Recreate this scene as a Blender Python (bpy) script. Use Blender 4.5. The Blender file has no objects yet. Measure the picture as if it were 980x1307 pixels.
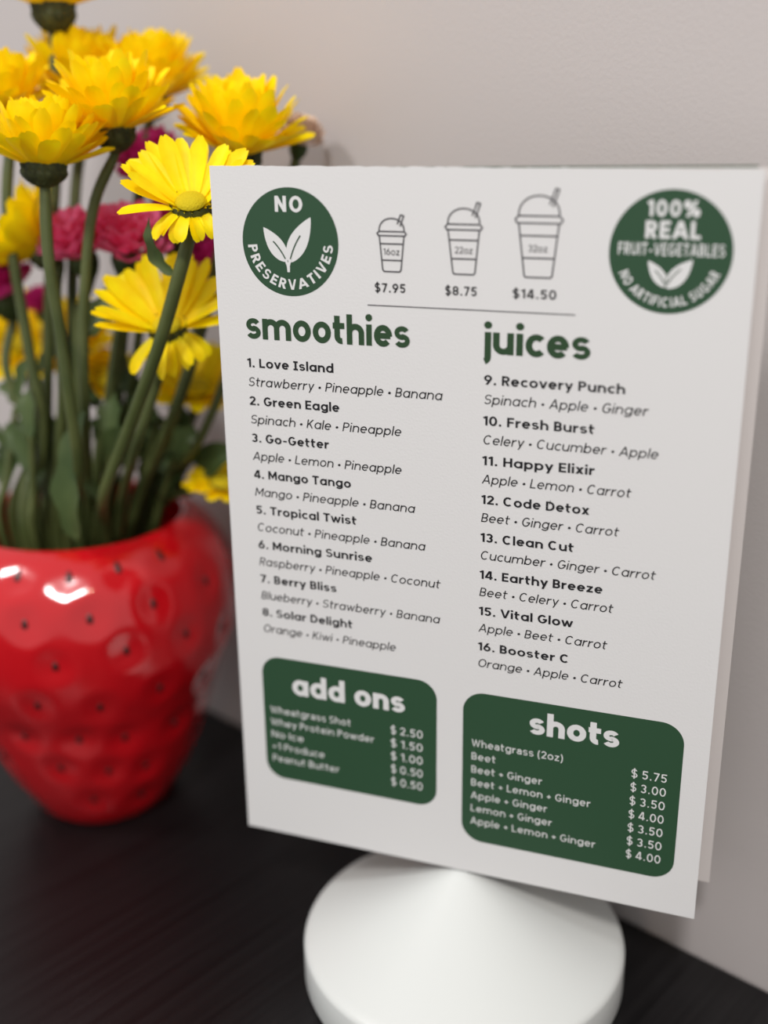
import bpy, math, random
from mathutils import Vector, Matrix
S = bpy.context.scene
COL = S.collection
PI = math.pi

# ------------------------------------------------------------------ camera
T = 0.0425                      # height of the card's lower edge above the table
RR = ((0.94091863, 0.33843517, -0.01156585), (0.10324649, -0.31923972, -0.94203299), (-0.32250937, 0.88518226, -0.33532084))
RIGHT, DOWN, FWD = (Vector(r) for r in RR)
CAM = Vector((0.08419469, -0.29452745, 0.22900840 + T))
FPX = 1470.0
cd = bpy.data.cameras.new('camera')
cam = bpy.data.objects.new('camera', cd); COL.objects.link(cam)
m = Matrix.Identity(4)
for i in range(3):
    m[i][0] = RIGHT[i]; m[i][1] = -DOWN[i]; m[i][2] = -FWD[i]; m[i][3] = CAM[i]
cam.matrix_world = m
cd.sensor_fit = 'VERTICAL'; cd.sensor_height = 36.0; cd.lens = FPX / 1307.0 * 36.0
cd.clip_start = 0.01
cd.dof.use_dof = True; cd.dof.focus_distance = 0.325; cd.dof.aperture_fstop = 3.85
S.camera = cam

# ------------------------------------------------------------------ light and exposure
S.view_settings.view_transform = 'Standard'; S.view_settings.look = 'None'
S.view_settings.gamma = 1.0; S.view_settings.use_curve_mapping = False
S.view_settings.exposure = 0.36
S.cycles.diffuse_bounces = 8
wd = bpy.data.worlds.new('room_light'); S.world = wd; wd.use_nodes = True
wb = wd.node_tree.nodes['Background']; wb.inputs[0].default_value = (1.0, 0.975, 0.97, 1); wb.inputs[1].default_value = 0.54

def lamp(name, loc, target, size, power, col):
    l = bpy.data.lights.new(name, 'AREA'); l.shape = 'DISK'; l.size = size; l.energy = power; l.color = col
    o = bpy.data.objects.new(name, l); COL.objects.link(o)
    o.location = loc
    o.rotation_euler = (Vector(target) - Vector(loc)).to_track_quat('-Z', 'Y').to_euler()
    return o
lamp('ceiling_lamp', (0.22, -1.30, 1.55), (0, 0, 0.1), 0.24, 15.0, (1.0, 0.978, 0.972))
lamp('side_lamp', (-0.95, -0.75, 1.45), (0, 0, 0.1), 0.22, 8.0, (1.0, 0.978, 0.972))
lamp('warm_lamp', (0.50, -1.05, 1.25), (0, 0, 0.1), 0.10, 1.6, (1.0, 0.72, 0.48))

# ------------------------------------------------------------------ helpers
def at(u, v, d):                # a point d metres along the viewing axis, behind picture point (u, v)
    return CAM + FWD * d + RIGHT * ((u - 490.0) / FPX * d) + DOWN * ((v - 653.5) / FPX * d)

def mat(name, col, rough=0.5, spec=0.5, coat=0.0, trans=0.0):
    mt = bpy.data.materials.new(name); mt.use_nodes = True
    nt = mt.node_tree; b = nt.nodes['Principled BSDF']
    b.inputs['Base Color'].default_value = (*col, 1); b.inputs['Roughness'].default_value = rough
    b.inputs['Specular IOR Level'].default_value = spec; b.inputs['Coat Weight'].default_value = coat
    b.inputs['Coat Roughness'].default_value = 0.05
    if trans > 0:
        tr = nt.nodes.new('ShaderNodeBsdfTranslucent'); tr.inputs[0].default_value = (*col, 1)
        mx = nt.nodes.new('ShaderNodeMixShader'); mx.inputs[0].default_value = trans
        nt.links.new(b.outputs[0], mx.inputs[1]); nt.links.new(tr.outputs[0], mx.inputs[2])
        nt.links.new(mx.outputs[0], nt.nodes['Material Output'].inputs[0])
    return mt

def noise_colour(mt, c0, c1, scale, detail=3.0, stretch=(1, 1, 1), rot=0.0, lo=0.35, hi=0.65):
    nt = mt.node_tree; b = nt.nodes['Principled BSDF']
    tc = nt.nodes.new('ShaderNodeTexCoord'); mp = nt.nodes.new('ShaderNodeMapping')
    mp.inputs['Scale'].default_value = stretch; mp.inputs['Rotation'].default_value = (0, 0, rot)
    nz = nt.nodes.new('ShaderNodeTexNoise'); nz.inputs['Scale'].default_value = scale; nz.inputs['Detail'].default_value = detail
    cr = nt.nodes.new('ShaderNodeValToRGB')
    cr.color_ramp.elements[0].color = (*c0, 1); cr.color_ramp.elements[1].color = (*c1, 1)
    cr.color_ramp.elements[0].position = lo; cr.color_ramp.elements[1].position = hi
    nt.links.new(tc.outputs['Object'], mp.inputs[0]); nt.links.new(mp.outputs[0], nz.inputs['Vector'])
    nt.links.new(nz.outputs[0], cr.inputs[0]); nt.links.new(cr.outputs[0], b.inputs['Base Color'])
    for n in nt.nodes:
        if n.type == 'BSDF_TRANSLUCENT': nt.links.new(cr.outputs[0], n.inputs[0])
    return nz

def bump(mt, scale, strength, dist, stretch=(1, 1, 1), rot=0.0, detail=3.0):
    nt = mt.node_tree; b = nt.nodes['Principled BSDF']
    tc = nt.nodes.new('ShaderNodeTexCoord'); mp = nt.nodes.new('ShaderNodeMapping')
    mp.inputs['Scale'].default_value = stretch; mp.inputs['Rotation'].default_value = (0, 0, rot)
    nz = nt.nodes.new('ShaderNodeTexNoise'); nz.inputs['Scale'].default_value = scale; nz.inputs['Detail'].default_value = detail
    bp = nt.nodes.new('ShaderNodeBump'); bp.inputs['Strength'].default_value = strength; bp.inputs['Distance'].default_value = dist
    nt.links.new(tc.outputs['Object'], mp.inputs[0]); nt.links.new(mp.outputs[0], nz.inputs['Vector'])
    nt.links.new(nz.outputs[0], bp.inputs['Height']); nt.links.new(bp.outputs[0], b.inputs['Normal'])

class MB:                       # collects shapes into one mesh
    def __init__(s): s.v = []; s.f = []; s.mi = []; s.cur = 0
    def add(s, vs, fs):
        k = len(s.v); s.v += [tuple(p) for p in vs]
        for f in fs: s.f.append(tuple(k + i for i in f)); s.mi.append(s.cur)
    def grid(s, rows, closed=False):
        n = len(rows[0]); vs = [p for r in rows for p in r]; fs = []
        for i in range(len(rows) - 1):
            for j in range(n if closed else n - 1):
                a = i * n + j; b = i * n + (j + 1) % n
                fs.append((a, b, b + n, a + n))
        s.add(vs, fs)
    def box(s, lo, hi):
        x0, y0, z0 = lo; x1, y1, z1 = hi
        s.add([(x0,y0,z0),(x1,y0,z0),(x1,y1,z0),(x0,y1,z0),(x0,y0,z1),(x1,y0,z1),(x1,y1,z1),(x0,y1,z1)],
              [(0,3,2,1),(4,5,6,7),(0,1,5,4),(1,2,6,5),(2,3,7,6),(3,0,4,7)])
    def lathe(s, prof, n=64, warp=None):
        rows = []
        for r, z in prof:
            row = []
            for j in range(n):
                a = 2 * PI * j / n; p = Vector((r * math.cos(a), r * math.sin(a), z))
                row.append(warp(p, a) if warp else p)
            rows.append(row)
        s.grid(rows, True)
    def tube(s, pts, rad, n=8):
        pts = [Vector(p) for p in pts]; rows = []
        up = Vector((0.31, 0.77, 0.55))
        for i, p in enumerate(pts):
            t = (pts[min(i + 1, len(pts) - 1)] - pts[max(i - 1, 0)]).normalized()
            a = t.cross(up).normalized(); b = t.cross(a)
            r = rad(i / (len(pts) - 1)) if callable(rad) else rad
            rows.append([p + (a * math.cos(2 * PI * j / n) + b * math.sin(2 * PI * j / n)) * r for j in range(n)])
        s.grid(rows, True)
        for row, flip in ((rows[0], True), (rows[-1], False)):
            s.add(row, [tuple(range(n))[::-1] if flip else tuple(range(n))])
    def build(s, name, mats, parent=None, smooth=False, bevel=0.0, label=None):
        me = bpy.data.meshes.new(name); me.from_pydata(s.v, [], s.f)
        for mt in (mats if isinstance(mats, (list, tuple)) else [mats]): me.materials.append(mt)
        me.polygons.foreach_set('material_index', s.mi)
        if smooth: me.polygons.foreach_set('use_smooth', [True] * len(me.polygons))
        me.update()
        o = bpy.data.objects.new(name, me); COL.objects.link(o)
        if parent: o.parent = parent
        if label: o['label'] = label
        if bevel:
            bv = o.modifiers.new('bevel', 'BEVEL'); bv.width = bevel; bv.segments = 3; bv.limit_method = 'ANGLE'
        return o

def tag(o, label, cat, group=None):
    o['label'] = label; o['category'] = cat
    if group: o['group'] = group
    return o
def thing(name, loc, label, cat, group=None, rz=0.0):
    o = bpy.data.objects.new(name, None); COL.objects.link(o); o.location = loc; o.rotation_euler = (0, 0, rz)
    o.empty_display_size = 0.02
    return tag(o, label, cat, group)
def struct(o): o['kind'] = 'structure'; return o

def catmull(pts, k=6):
    pts = [Vector(p) for p in pts]; P = [pts[0] * 2 - pts[1]] + pts + [pts[-1] * 2 - pts[-2]]; out = []
    for i in range(1, len(P) - 2):
        for j in range(k):
            t = j / k; a, b, c, d = P[i - 1:i + 3]
            out.append(0.5 * ((2 * b) + (c - a) * t + (2 * a - 5 * b + 4 * c - d) * t * t + (3 * b - a - 3 * c + d) * t ** 3))
    out.append(pts[-1]); return out

# ------------------------------------------------------------------ the room
WA = math.radians(-22.3)        # the wall's direction
WN = 0.0626                     # its distance from the card
paint = mat('wall_paint', (0.475, 0.442, 0.432), 0.7, 0.25)
bump(paint, 700.0, 0.18, 0.0005, detail=4.0)
def walled(mb, name, mt, **k):
    o = mb.build(name, mt, **k); o.rotation_euler = (0, 0, WA); return o
w = MB(); w.box((-1.6, WN, -0.74), (1.6, WN + 0.1, 1.9)); struct(walled(w, 'wall_back', paint))
fl = mat('floor_vinyl', (0.30, 0.27, 0.24), 0.5); noise_colour(fl, (0.26, 0.235, 0.21), (0.34, 0.31, 0.28), 9.0)
w = MB(); w.box((-1.6, -1.9, -0.80), (1.6, WN, -0.74)); struct(walled(w, 'floor', fl))
bb = mat('baseboard_paint', (0.7, 0.69, 0.67), 0.4)
w = MB(); w.box((-1.6, WN - 0.012, -0.74), (1.6, WN, -0.65)); struct(walled(w, 'baseboard_back', bb, bevel=0.003))

# ------------------------------------------------------------------ black table
black = mat('black_woodgrain_laminate', (0.011, 0.0105, 0.011), 0.34, 0.29)
GR = math.radians(-80 + 22.3)
noise_colour(black, (0.0045, 0.0040, 0.0044), (0.0085, 0.0078, 0.0083), 1.0, 4.0, (420, 9, 1), GR)
bump(black, 1.0, 0.3, 0.0004, (330, 7, 1), GR, 5.0)
tb = thing('side_table', (0, 0, -0.74), 'black woodgrain table pushed against the grey wall under the vase and menu', 'table', rz=WA)
w = MB(); w.box((-0.52, -0.62, 0.71), (0.48, WN - 0.0004, 0.74)); w.build('tabletop', black, tb, bevel=0.002)
for lx in (-0.46, 0.42):
    for ly in (-0.56, 0.0):
        w = MB(); w.box((lx - 0.022, ly - 0.022, 0.0), (lx + 0.022, ly + 0.022, 0.71)); w.build('leg', black, tb, bevel=0.002)

# ------------------------------------------------------------------ white cone-shaped display base
white = mat('white_plastic', (0.60, 0.625, 0.61), 0.38, 0.45)
BY = 0.0054
bs = thing('display_base', (0.0008, BY, 0), 'white cone-topped round base holding the menu card upright on the table', 'display base')
prof = [(0.0, 0.0), (0.0505, 0.0), (0.0518, 0.0008), (0.0522, 0.002), (0.0522, 0.0132), (0.0519, 0.0143), (0.0508, 0.0152)]
zr, za = 0.0152, T + 0.0018
for k in range(1, 25):
    q = k / 24; r = 0.0508 * (1 - q); prof.append((max(r, 0.0), zr + (za - zr) * (q - 0.045 * math.sin(PI * q)) if k < 24 else za - 0.0006))
w = MB(); w.lathe(prof, 128); w.build('cone_body', white, bs, smooth=True)
w = MB(); w.box((-0.0022, -0.0046, 0.036), (0.0022, -0.0034, T + 0.075)); w.build('card_clamp', white, bs, bevel=0.0003)

# ------------------------------------------------------------------ stroke lettering
class G:                        # one glyph: strokes are centre lines, drawn with weight w
    pass
def arc(cx, cy, rx, ry, a0, a1, n=None):
    n = n or max(5, int(abs(a1 - a0) / 11))
    return [(cx + rx * math.cos(math.radians(a0 + (a1 - a0) * i / n)), cy + ry * math.sin(math.radians(a0 + (a1 - a0) * i / n))) for i in range(n + 1)]
X = 0.73; ASC = 1.04; DSC = -0.27
def glyph(c, w, single):
    h = w / 2; E = 1.0 - w      # returns (width, [strokes]); a stroke is (points, ylo, yhi)
    L = lambda pts, lo=-9, hi=9: (pts, lo, hi)
    def bowl(W, H=X, x=0.0): return L(arc(x + W / 2, H / 2, W / 2 - h, H / 2 - h + 0.012, 0, 360, 40))
    def sshape(W, H, a=25):
        w2 = w * 0.86; h = w2 / 2; ry = (H - w2) / 4 + 0.006; rx = W / 2 - h; cx = W / 2
        return [L(arc(cx, H - h - ry, rx * 0.95, ry, a, 270, 26) + arc(cx, h + ry, rx, ry, 90, -180 + a, 26)[1:]) + (w2,)]
    if c == ' ': return 0.24, []
    if c == '.': return 0.2 + w * 0.3, [L([(0.1 + w * .15, 0), (0.1 + w * .15, w * 1.15)])]
    if c == '•': return 0.34, [L(arc(0.17, 0.37, 0.055, 0.055, 0, 360, 14), -9, 9), ('dot', 0.17, 0.37, 0.135)]
    if c == '-': return 0.44, [L([(0.04, 0.37), (0.40, 0.37)])]
    if c == '+': return 0.56, [L([(0.04, 0.38), (0.52, 0.38)]), L([(0.28, 0.14), (0.28, 0.62)])]
    if c == '(': return 0.3, [L(arc(0.42, 0.4, 0.34, 0.68, 120, 240))]
    if c == ')': return 0.3, [L(arc(-0.12, 0.4, 0.34, 0.68, 60, -60))]
    if c == '$':
        W = 0.64; s = sshape(W, 1.0); return W, s + [L([(W / 2, -0.13), (W / 2, 1.13)])]
    if c == '%':
        return 0.95, [L(arc(0.2, 0.75, 0.2 - h * .8, 0.25 - h * .8, 0, 360, 24)), L(arc(0.75, 0.25, 0.2 - h * .8, 0.25 - h * .8, 0, 360, 24)), L([(0.2, -0.1), (0.75, 1.1)], 0, 1)]
    # digits
    if c == '0': W = 0.66; return W, [bowl(W, 1.0)]
    if c == '1': return 0.36, [L([(0.36 - h, 0), (0.36 - h, 1.0)]), L([(0.02, 0.78), (0.36 - h, 1.0 - h)], -9, 1.0)]
    if c == '2':
        W = 0.6; r = W / 2 - h; return W, [L(arc(W / 2, 1 - h - r, r, r, 170, -35) + [(h * 1.1, h)], 0, 9), L([(h * .2, h), (W, h)])]
    if c == '3':
        W = 0.6; ry = E / 4; rx = W / 2 - h
        return W, [L(arc(W / 2 - .02, 1 - h - ry, rx * .95, ry, 155, -90)), L(arc(W / 2 - .02, h + ry, rx, ry, 90, -155))]
    if c == '4': W = 0.66; return W, [L([(W * .72, 0), (W * .72, 1.0)]), L([(W * .66, 1.05), (h * .7, 0.24)], -9, 1.0), L([(0, 0.22 + h * .3), (W, 0.22 + h * .3)])]
    if c == '5':
        W = 0.6; r = 0.33 - h; return W, [L([(W * .95, 1 - h), (0.12, 1 - h)]), L([(0.10 + h * .4, 1 - h * .5), (0.07 + h * .4, 0.5)]), L(arc(W / 2 - .02, 0.33, W / 2 - h, r, 140, -150))]
    if c == '6':
        W = 0.64; return W, [L(arc(W / 2, 0.33, W / 2 - h, 0.33 - h, 0, 360, 36)), L([(W * .70, 1.05), (h * 1.3, 0.45)], -9, 1.0)]
    if c == '9':
        W = 0.64; return W, [L(arc(W / 2, 0.67, W / 2 - h, 0.33 - h, 0, 360, 36)), L([(W * .30, -0.05), (W - h * 1.3, 0.55)], 0, 9)]
    if c == '7': W = 0.58; return W, [L([(0, 1 - h), (W, 1 - h)]), L([(W - h, 1 - h), (0.16, -0.06)], 0, 1.0)]
    if c == '8':
        W = 0.64; ry = E / 4; return W, [L(arc(W / 2, 1 - h - ry, W / 2 - h - .02, ry, 0, 360, 36)), L(arc(W / 2, h + ry, W / 2 - h, ry, 0, 360, 36))]
    # capitals
    if c == 'A': W = 0.78; return W, [L([(h * .45, -0.05), (W / 2, 1.03), (W - h * .45, -0.05)], 0, 1.0), L([(W * .22, 0.30), (W * .78, 0.30)])]
    if c in 'BPR':
        W = 0.62; ym = 0.48; ry = (1 - h - ym) / 2; x2 = W - ry - h if c != 'B' else W - ry - h - .03
        s = [L([(h, 0), (h, 1.0)]), L([(h, 1 - h), (x2, 1 - h)] + arc(x2, 1 - h - ry, ry, ry, 90, -90) + [(h, ym)])]
        if c == 'B': ry = (ym - h) / 2; s.append(L([(h, ym), (W - ry - h, ym)] + arc(W - ry - h, h + ry, ry, ry, 90, -90) + [(h, h)]))
        if c == 'R': s.append(L([(W * .5, ym), (W - h * .8, -0.05)], 0, 9))
        return W, s
    if c in 'CG':
        W = 0.78; s = [L(arc(W / 2, 0.5, W / 2 - h, 0.5 - h + .01, 45, 315 if c == 'C' else 350))]
        if c == 'G': s += [L([(W * .55, 0.46), (W - h * .5, 0.46)]), L([(W - h, 0.46 + h), (W - h, 0.30)])]
        return W, s
    if c == 'D': W = 0.72; return W, [L([(h, 0), (h, 1.0)]), L([(h, 1 - h), (W * .42, 1 - h)] + arc(W * .42, 0.5, W * .58 - h, 0.5 - h, 90, -90) + [(h, h)])]
    if c in 'EF':
        W = 0.56; s = [L([(h, 0), (h, 1.0)]), L([(h, 1 - h), (W, 1 - h)]), L([(h, 0.5), (W * .92, 0.5)])]
        if c == 'E': s.append(L([(h, h), (W, h)]))
        return W, s
    if c == 'H': W = 0.70; return W, [L([(h, 0), (h, 1)]), L([(W - h, 0), (W - h, 1)]), L([(h, 0.5), (W - h, 0.5)])]
    if c == 'I': return (w, [L([(h, 0), (h, 1)])]) if single != 2 else (0.42, [L([(0.21, 0), (0.21, 1)]), L([(0, 1 - h), (0.42, 1 - h)]), L([(0, h), (0.42, h)])])
    if c == 'K': W = 0.66; return W, [L([(h, 0), (h, 1)]), L([(W - h * .8, 1.06), (h * 1.4, 0.36)], -9, 1), L([(W * .38, 0.56), (W - h * .6, -0.06)], 0, 9)]
    if c == 'L': W = 0.54; return W, [L([(h, 0), (h, 1)]), L([(h, h), (W, h)])]
    if c == 'M': W = 0.86; return W, [L([(h, 0), (h, 1)]), L([(W - h, 0), (W - h, 1)]), L([(h * 1.1, 1.0 - h * .4), (W / 2, 0.28), (W - h * 1.1, 1.0 - h * .4)], 0, 1)]
    if c == 'N': W = 0.72; return W, [L([(h, 0), (h, 1)]), L([(W - h, 0), (W - h, 1)]), L([(h * .8, 1.0), (W - h * .8, 0)], 0, 1)]
    if c == 'O': W = 0.82; return W, [bowl(W, 1.0)]
    if c == 'S': W = 0.64; return W, sshape(W, 1.0)
    if c == 'T': W = 0.64; return W, [L([(0, 1 - h), (W, 1 - h)]), L([(W / 2, 0), (W / 2, 1 - h)])]
    if c == 'U': W = 0.70; r = W / 2 - h; return W, [L([(h, 1)] + arc(W / 2, h + r, r, r, 180, 360) + [(W - h, 1)])]
    if c == 'V': W = 0.74; return W, [L([(h * .45, 1.05), (W / 2, -0.03), (W - h * .45, 1.05)], 0, 1)]
    if c == 'W': W = 1.06; return W, [L([(h * .45, 1.05), (W * .28, 0.0), (W / 2, 0.93), (W * .72, 0.0), (W - h * .45, 1.05)], 0, 1)]
    # lower case
    k = X * 0.50
    if c == 'a' and single: W = 0.68; return W, [bowl(W), L([(W - h, 0), (W - h, X)])]
    if c == 'a':
        W = 0.58; r = W / 2 - h; yb = X * .57; rb = (yb - h) / 2; xb = rb + h
        return W, [L(arc(W / 2, X - h - r * .85, r, r * .85, 160, 0) + [(W - h, 0)]), L([(W - h, yb), (xb, yb)] + arc(xb, h + rb, rb, rb, 90, 270) + [(W * .55, h), (W - h, h + .13)])]
    if c == 'b': W = 0.68; return W, [bowl(W), L([(h, 0), (h, ASC)])]
    if c == 'c': W = 0.57; return W, [L(arc(0.33, X / 2, 0.33 - h, X / 2 - h + .01, 44, 316))]
    if c == 'd': W = 0.68; return W, [bowl(W), L([(W - h, 0), (W - h, ASC)])]
    if c == 'e': W = 0.66; return W, [L([(h, X * .5), (W - h * .6, X * .5)]), L(arc(W / 2, X / 2, W / 2 - h, X / 2 - h + .01, -3, 318))]
    if c == 'f': W = 0.42; r = 0.17; return W, [L(arc(0.14 + r, ASC - h - r, r, r, 75, 180) + [(0.14, 0)]), L([(0, X - h), (W * .95, X - h)])]
    if c == 'g': W = 0.68; return W, [bowl(W), L([(W - h, X), (W - h, 0.02)] + arc(W / 2, 0.02, W / 2 - h, 0.27 - h, 0, -155)[1:])]
    if c in 'nhm':
        W = 0.64; r = W / 2 - h; s = [L([(h, 0), (h, X if c != 'h' else ASC)])]
        if c == 'm':
            W = 1.10; r = (W - w) / 4
            return W, s + [L(arc(h + r, X - h - r, r, r, 180, 0) + [(h + 2 * r, 0)]), L(arc(h + 3 * r, X - h - r, r, r, 180, 0) + [(W - h, 0)])]
        return W, s + [L(arc(W / 2, X - h - r, r, r, 180, 0) + [(W - h, 0)])]
    if c == 'i': return max(w, .14), [L([(h, 0), (h, X)]), ('dot', h, 0.96, h * 1.22)]
    if c == 'j': return w + .04, [L([(h + .06, X), (h + .06, -0.10)] + arc(h - .06, -0.10, 0.12, 0.15, 0, -80)[1:]), ('dot', h + .06, 0.96, h * 1.22)]
    if c == 'k': W = 0.58; return W, [L([(h, 0), (h, ASC)]), L([(W - h, X + .06), (h * 1.3, X * .33)], -9, X), L([(W * .38, X * .55), (W - h * .6, -0.05)], 0, 9)]
    if c == 'l': return w, [L([(h, 0), (h, ASC)])]
    if c == 'o': W = 0.68; return W, [bowl(W)]
    if c == 'p': W = 0.68; return W, [bowl(W), L([(h, DSC), (h, X)])]
    if c == 'r': W = 0.40; r = W - h; return W, [L([(h, 0), (h, X)]), L(arc(W, X - h - r * .9, r, r * .9, 180, 88))]
    if c == 's': W = 0.56; return W, sshape(W, X)
    if c == 't': W = 0.44; r = 0.16; return W, [L([(0.16, X + .24), (0.16, h + r)] + arc(0.16 + r, h + r, r, r, 180, 280)[1:]), L([(0, X - h), (W * .98, X - h)])]
    if c == 'u': W = 0.64; r = W / 2 - h; return W, [L([(h, X)] + arc(W / 2, h + r, r, r, 180, 360)), L([(W - h, 0), (W - h, X)])]
    if c == 'v': W = 0.60; return W, [L([(h * .5, X + .05), (W / 2, 0.0), (W - h * .5, X + .05)], 0, X)]
    if c == 'w': W = 0.90; return W, [L([(h * .5, X + .05), (W * .28, 0.0), (W / 2, X - .06), (W * .72, 0.0), (W - h * .5, X + .05)], 0, X)]
    if c == 'x': W = 0.58; return W, [L([(h * .6, -.06), (W - h * .6, X + .06)], 0, X), L([(h * .6, X + .06), (W - h * .6, -.06)], 0, X)]
    if c == 'y': W = 0.60; return W, [L([(h * .5, X + .05), (W / 2 + .02, 0.05)], -9, X), L([(W - h * .5, X + .05), (W * .30, DSC - .05)], DSC, X)]
    if c == 'z': W = 0.54; return W, [L([(0.02, X - h), (W - .02, X - h)]), L([(0, h), (W, h)]), L([(W - h, X - h), (h, h)], 0, X)]
    raise ValueError(c)

def ribbon(pts, w, lo=-1e9, hi=1e9):
    h = w / 2; n = len(pts); closed = n > 4 and abs(pts[0][0] - pts[-1][0]) + abs(pts[0][1] - pts[-1][1]) < 1e-6
    left = []; right = []
    for i in range(n):
        a = pts[i - 1] if i else (pts[-2] if closed else None); b = pts[i]; c = pts[i + 1] if i < n - 1 else (pts[1] if closed else None)
        d1 = Vector((b[0] - a[0], b[1] - a[1])).normalized() if a else None
        d2 = Vector((c[0] - b[0], c[1] - b[1])).normalized() if c else None
        d1 = d1 or d2; d2 = d2 or d1
        n1 = Vector((-d1.y, d1.x)); n2 = Vector((-d2.y, d2.x)); mv = n1 + n2
        mv = mv.normalized() if mv.length > 1e-6 else n1
        q = h / max(mv.dot(n1), 0.32)
        cl = lambda p: p
        left.append(cl((b[0] + mv.x * q, b[1] + mv.y * q))); right.append(cl((b[0] - mv.x * q, b[1] - mv.y * q)))
    return left, right

def clip(p, lo, hi):            # keep the part of a polygon between two heights
    for lim, sg in ((lo, 1), (hi, -1)):
        out = []
        for i, b in enumerate(p):
            a = p[i - 1]; da = (a[1] - lim) * sg; db = (b[1] - lim) * sg
            if da * db < 0: t = da / (da - db); out.append((a[0] + (b[0] - a[0]) * t, a[1] + (b[1] - a[1]) * t))
            if db >= 0: out.append(b)
        p = out
    return p
def lay(text, w, single=0, gap=0.15):   # strokes of a whole line at cap height 1; returns width, quads
    x = 0.0; polys = []
    for ch in text:
        W, st = glyph(ch, w, single)
        for s in st:
            if s[0] == 'dot':
                _, cx, cy, r = s; polys.append([(x + cx + r * math.cos(2 * PI * i / 16), cy + r * math.sin(2 * PI * i / 16)) for i in range(16)])
            else:
                l, r = ribbon(s[0], s[3] if len(s) > 3 else w, s[1], s[2])
                for i in range(len(l) - 1):
                    q = clip([(x + r[i][0], r[i][1]), (x + r[i + 1][0], r[i + 1][1]), (x + l[i + 1][0], l[i + 1][1]), (x + l[i][0], l[i][1])], s[1], s[2])
                    if len(q) > 2: polys.append(q)
        x += W + (gap if ch != ' ' else 0.08)
    return x - gap, polys

CW, CH = 146.0, 213.16          # the card in millimetres
def onto(mb, polys, off):       # sheet millimetres (x right, y down) -> card space, off mm proud of the sheet
    for n_, p in enumerate(polys):
        a = sum(p[i][0] * p[(i + 1) % len(p)][1] - p[(i + 1) % len(p)][0] * p[i][1] for i in range(len(p)))
        if abs(a) < 1e-9: continue
        if a > 0: p = p[::-1]   # y runs down
        mb.add([((x - CW / 2) / 1000, -(off + 0.0006 * (n_ % 97)) / 1000, (CH - y) / 1000) for x, y in p], [tuple(range(len(p)))])
def text(mb, s, x0, x1, yb, cap, w, single=0, shear=0.0, off=0.08, gap=0.15):
    W, polys = lay(s, w, single, gap); sx = (x1 - x0) / (W + shear * 0.7)
    onto(mb, [[(x0 + (x + shear * y) * sx, yb - y * cap) for x, y in p] for p in polys], off)
def arctext(mb, s, cx, cy, r, a0, a1, cap, w, off=0.08, gap=0.2):   # baseline on a circle, read along its lower half
    W, polys = lay(s, w, 0, gap); k = math.radians(a1 - a0) / W
    out = []
    for p in polys:
        q = []
        for x, y in p:
            a = math.radians(a0) + x * k; rr = r - y * cap
            q.append((cx + rr * math.cos(a), cy + rr * math.sin(a)))
        out.append(q)
    onto(mb, out, off)
def strokes(mb, lines, w, off=0.08):
    polys = []
    for l in lines:
        a, b = ribbon(l, w)
        polys += [[b[i], b[i + 1], a[i + 1], a[i]] for i in range(len(l) - 1)]
    onto(mb, polys, off)

# ------------------------------------------------------------------ the menu card
paper = mat('matte_white_card', (0.64, 0.640, 0.637), 0.62, 0.3); bump(paper, 1500.0, 0.25, 0.0002)
paper2 = mat('warm_white_card', (0.64, 0.60, 0.58), 0.62, 0.3)
green = mat('printed_green', (0.021, 0.064, 0.030), 0.55, 0.35)
head_green = mat('heading_green_ink', (0.022, 0.056, 0.023), 0.6, 0.3)
ink = mat('black_ink', (0.010, 0.010, 0.012), 0.6, 0.3)
greyink = mat('grey_line_ink', (0.060, 0.058, 0.064), 0.6, 0.3)
wink = mat('white_print', (0.64, 0.645, 0.64), 0.62, 0.3)

mc = thing('menu_card', (0, 0, T), 'white smoothie and juice menu card standing upright in the white cone base', 'menu card')
random.seed(4)
w = MB(); th = 0.0007           # the front sheet: a thick card with a slightly rough cut top edge
N = 80; rows_f = []; rows_b = []
for k in range(2):
    pass
top = [CH / 1000 + random.uniform(-0.00018, 0.00012) for _ in range(N + 1)]
xs = [-CW / 2000 + CW / 1000 * i / N for i in range(N + 1)]
ring = []
for y in (0.0, th):
    w.grid([[(x, y, 0.0) for x in xs], [(x, y, top[i] + (y and -0.0001)) for i, x in enumerate(xs)]]) if y == 0 else \
    w.grid([[(x, y, top[i]) for i, x in enumerate(xs)], [(x, y, 0.0) for x in xs]])
w.grid([[(x, 0, top[i]) for i, x in enumerate(xs)], [(x, th, top[i]) for i, x in enumerate(xs)]])
w.grid([[(x, th, 0.0) for x in xs], [(x, 0, 0.0) for x in xs]])
for x, i, fl_ in ((xs[0], 0, 0), (xs[-1], N, 1)):
    q = [(x, 0, 0), (x, 0, top[i]), (x, th, top[i]), (x, th, 0)]; w.add(q, [(3, 2, 1, 0) if fl_ else (0, 1, 2, 3)][::-1])
w.build('front_sheet', paper, mc)
# the rear sheet leans away from the front one, shifted to the right; its far side is printed green
def slab(mb, c0, c1, x0, x1, thick):    # c0, c1: (y, z) of lower and upper edge; x0, x1 = (lower, upper) ends
    (y0, z0), (y1, z1) = c0, c1
    mb.add([(x0[0], y0, z0), (x1[0], y0, z0), (x1[1], y1, z1[1]), (x0[1], y1, z1[0]), (x0[0], y0 + thick, z0), (x1[0], y0 + thick, z0), (x1[1], y1 + thick, z1[1]), (x0[1], y1 + thick, z1[0])],
           [(0, 1, 2, 3), (7, 6, 5, 4), (1, 5, 6, 2), (4, 0, 3, 7), (3, 2, 6, 7), (4, 5, 1, 0)])
w = MB(); slab(w, (0.0120, 0.0050), (0.0022, (0.2124, 0.2134)), (-0.0695, -0.0695), (0.0759, 0.0761), 0.0006)
w.build('rear_sheet', paper2, mc, label='warm white rear sheet leaning off the front sheet')
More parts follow.
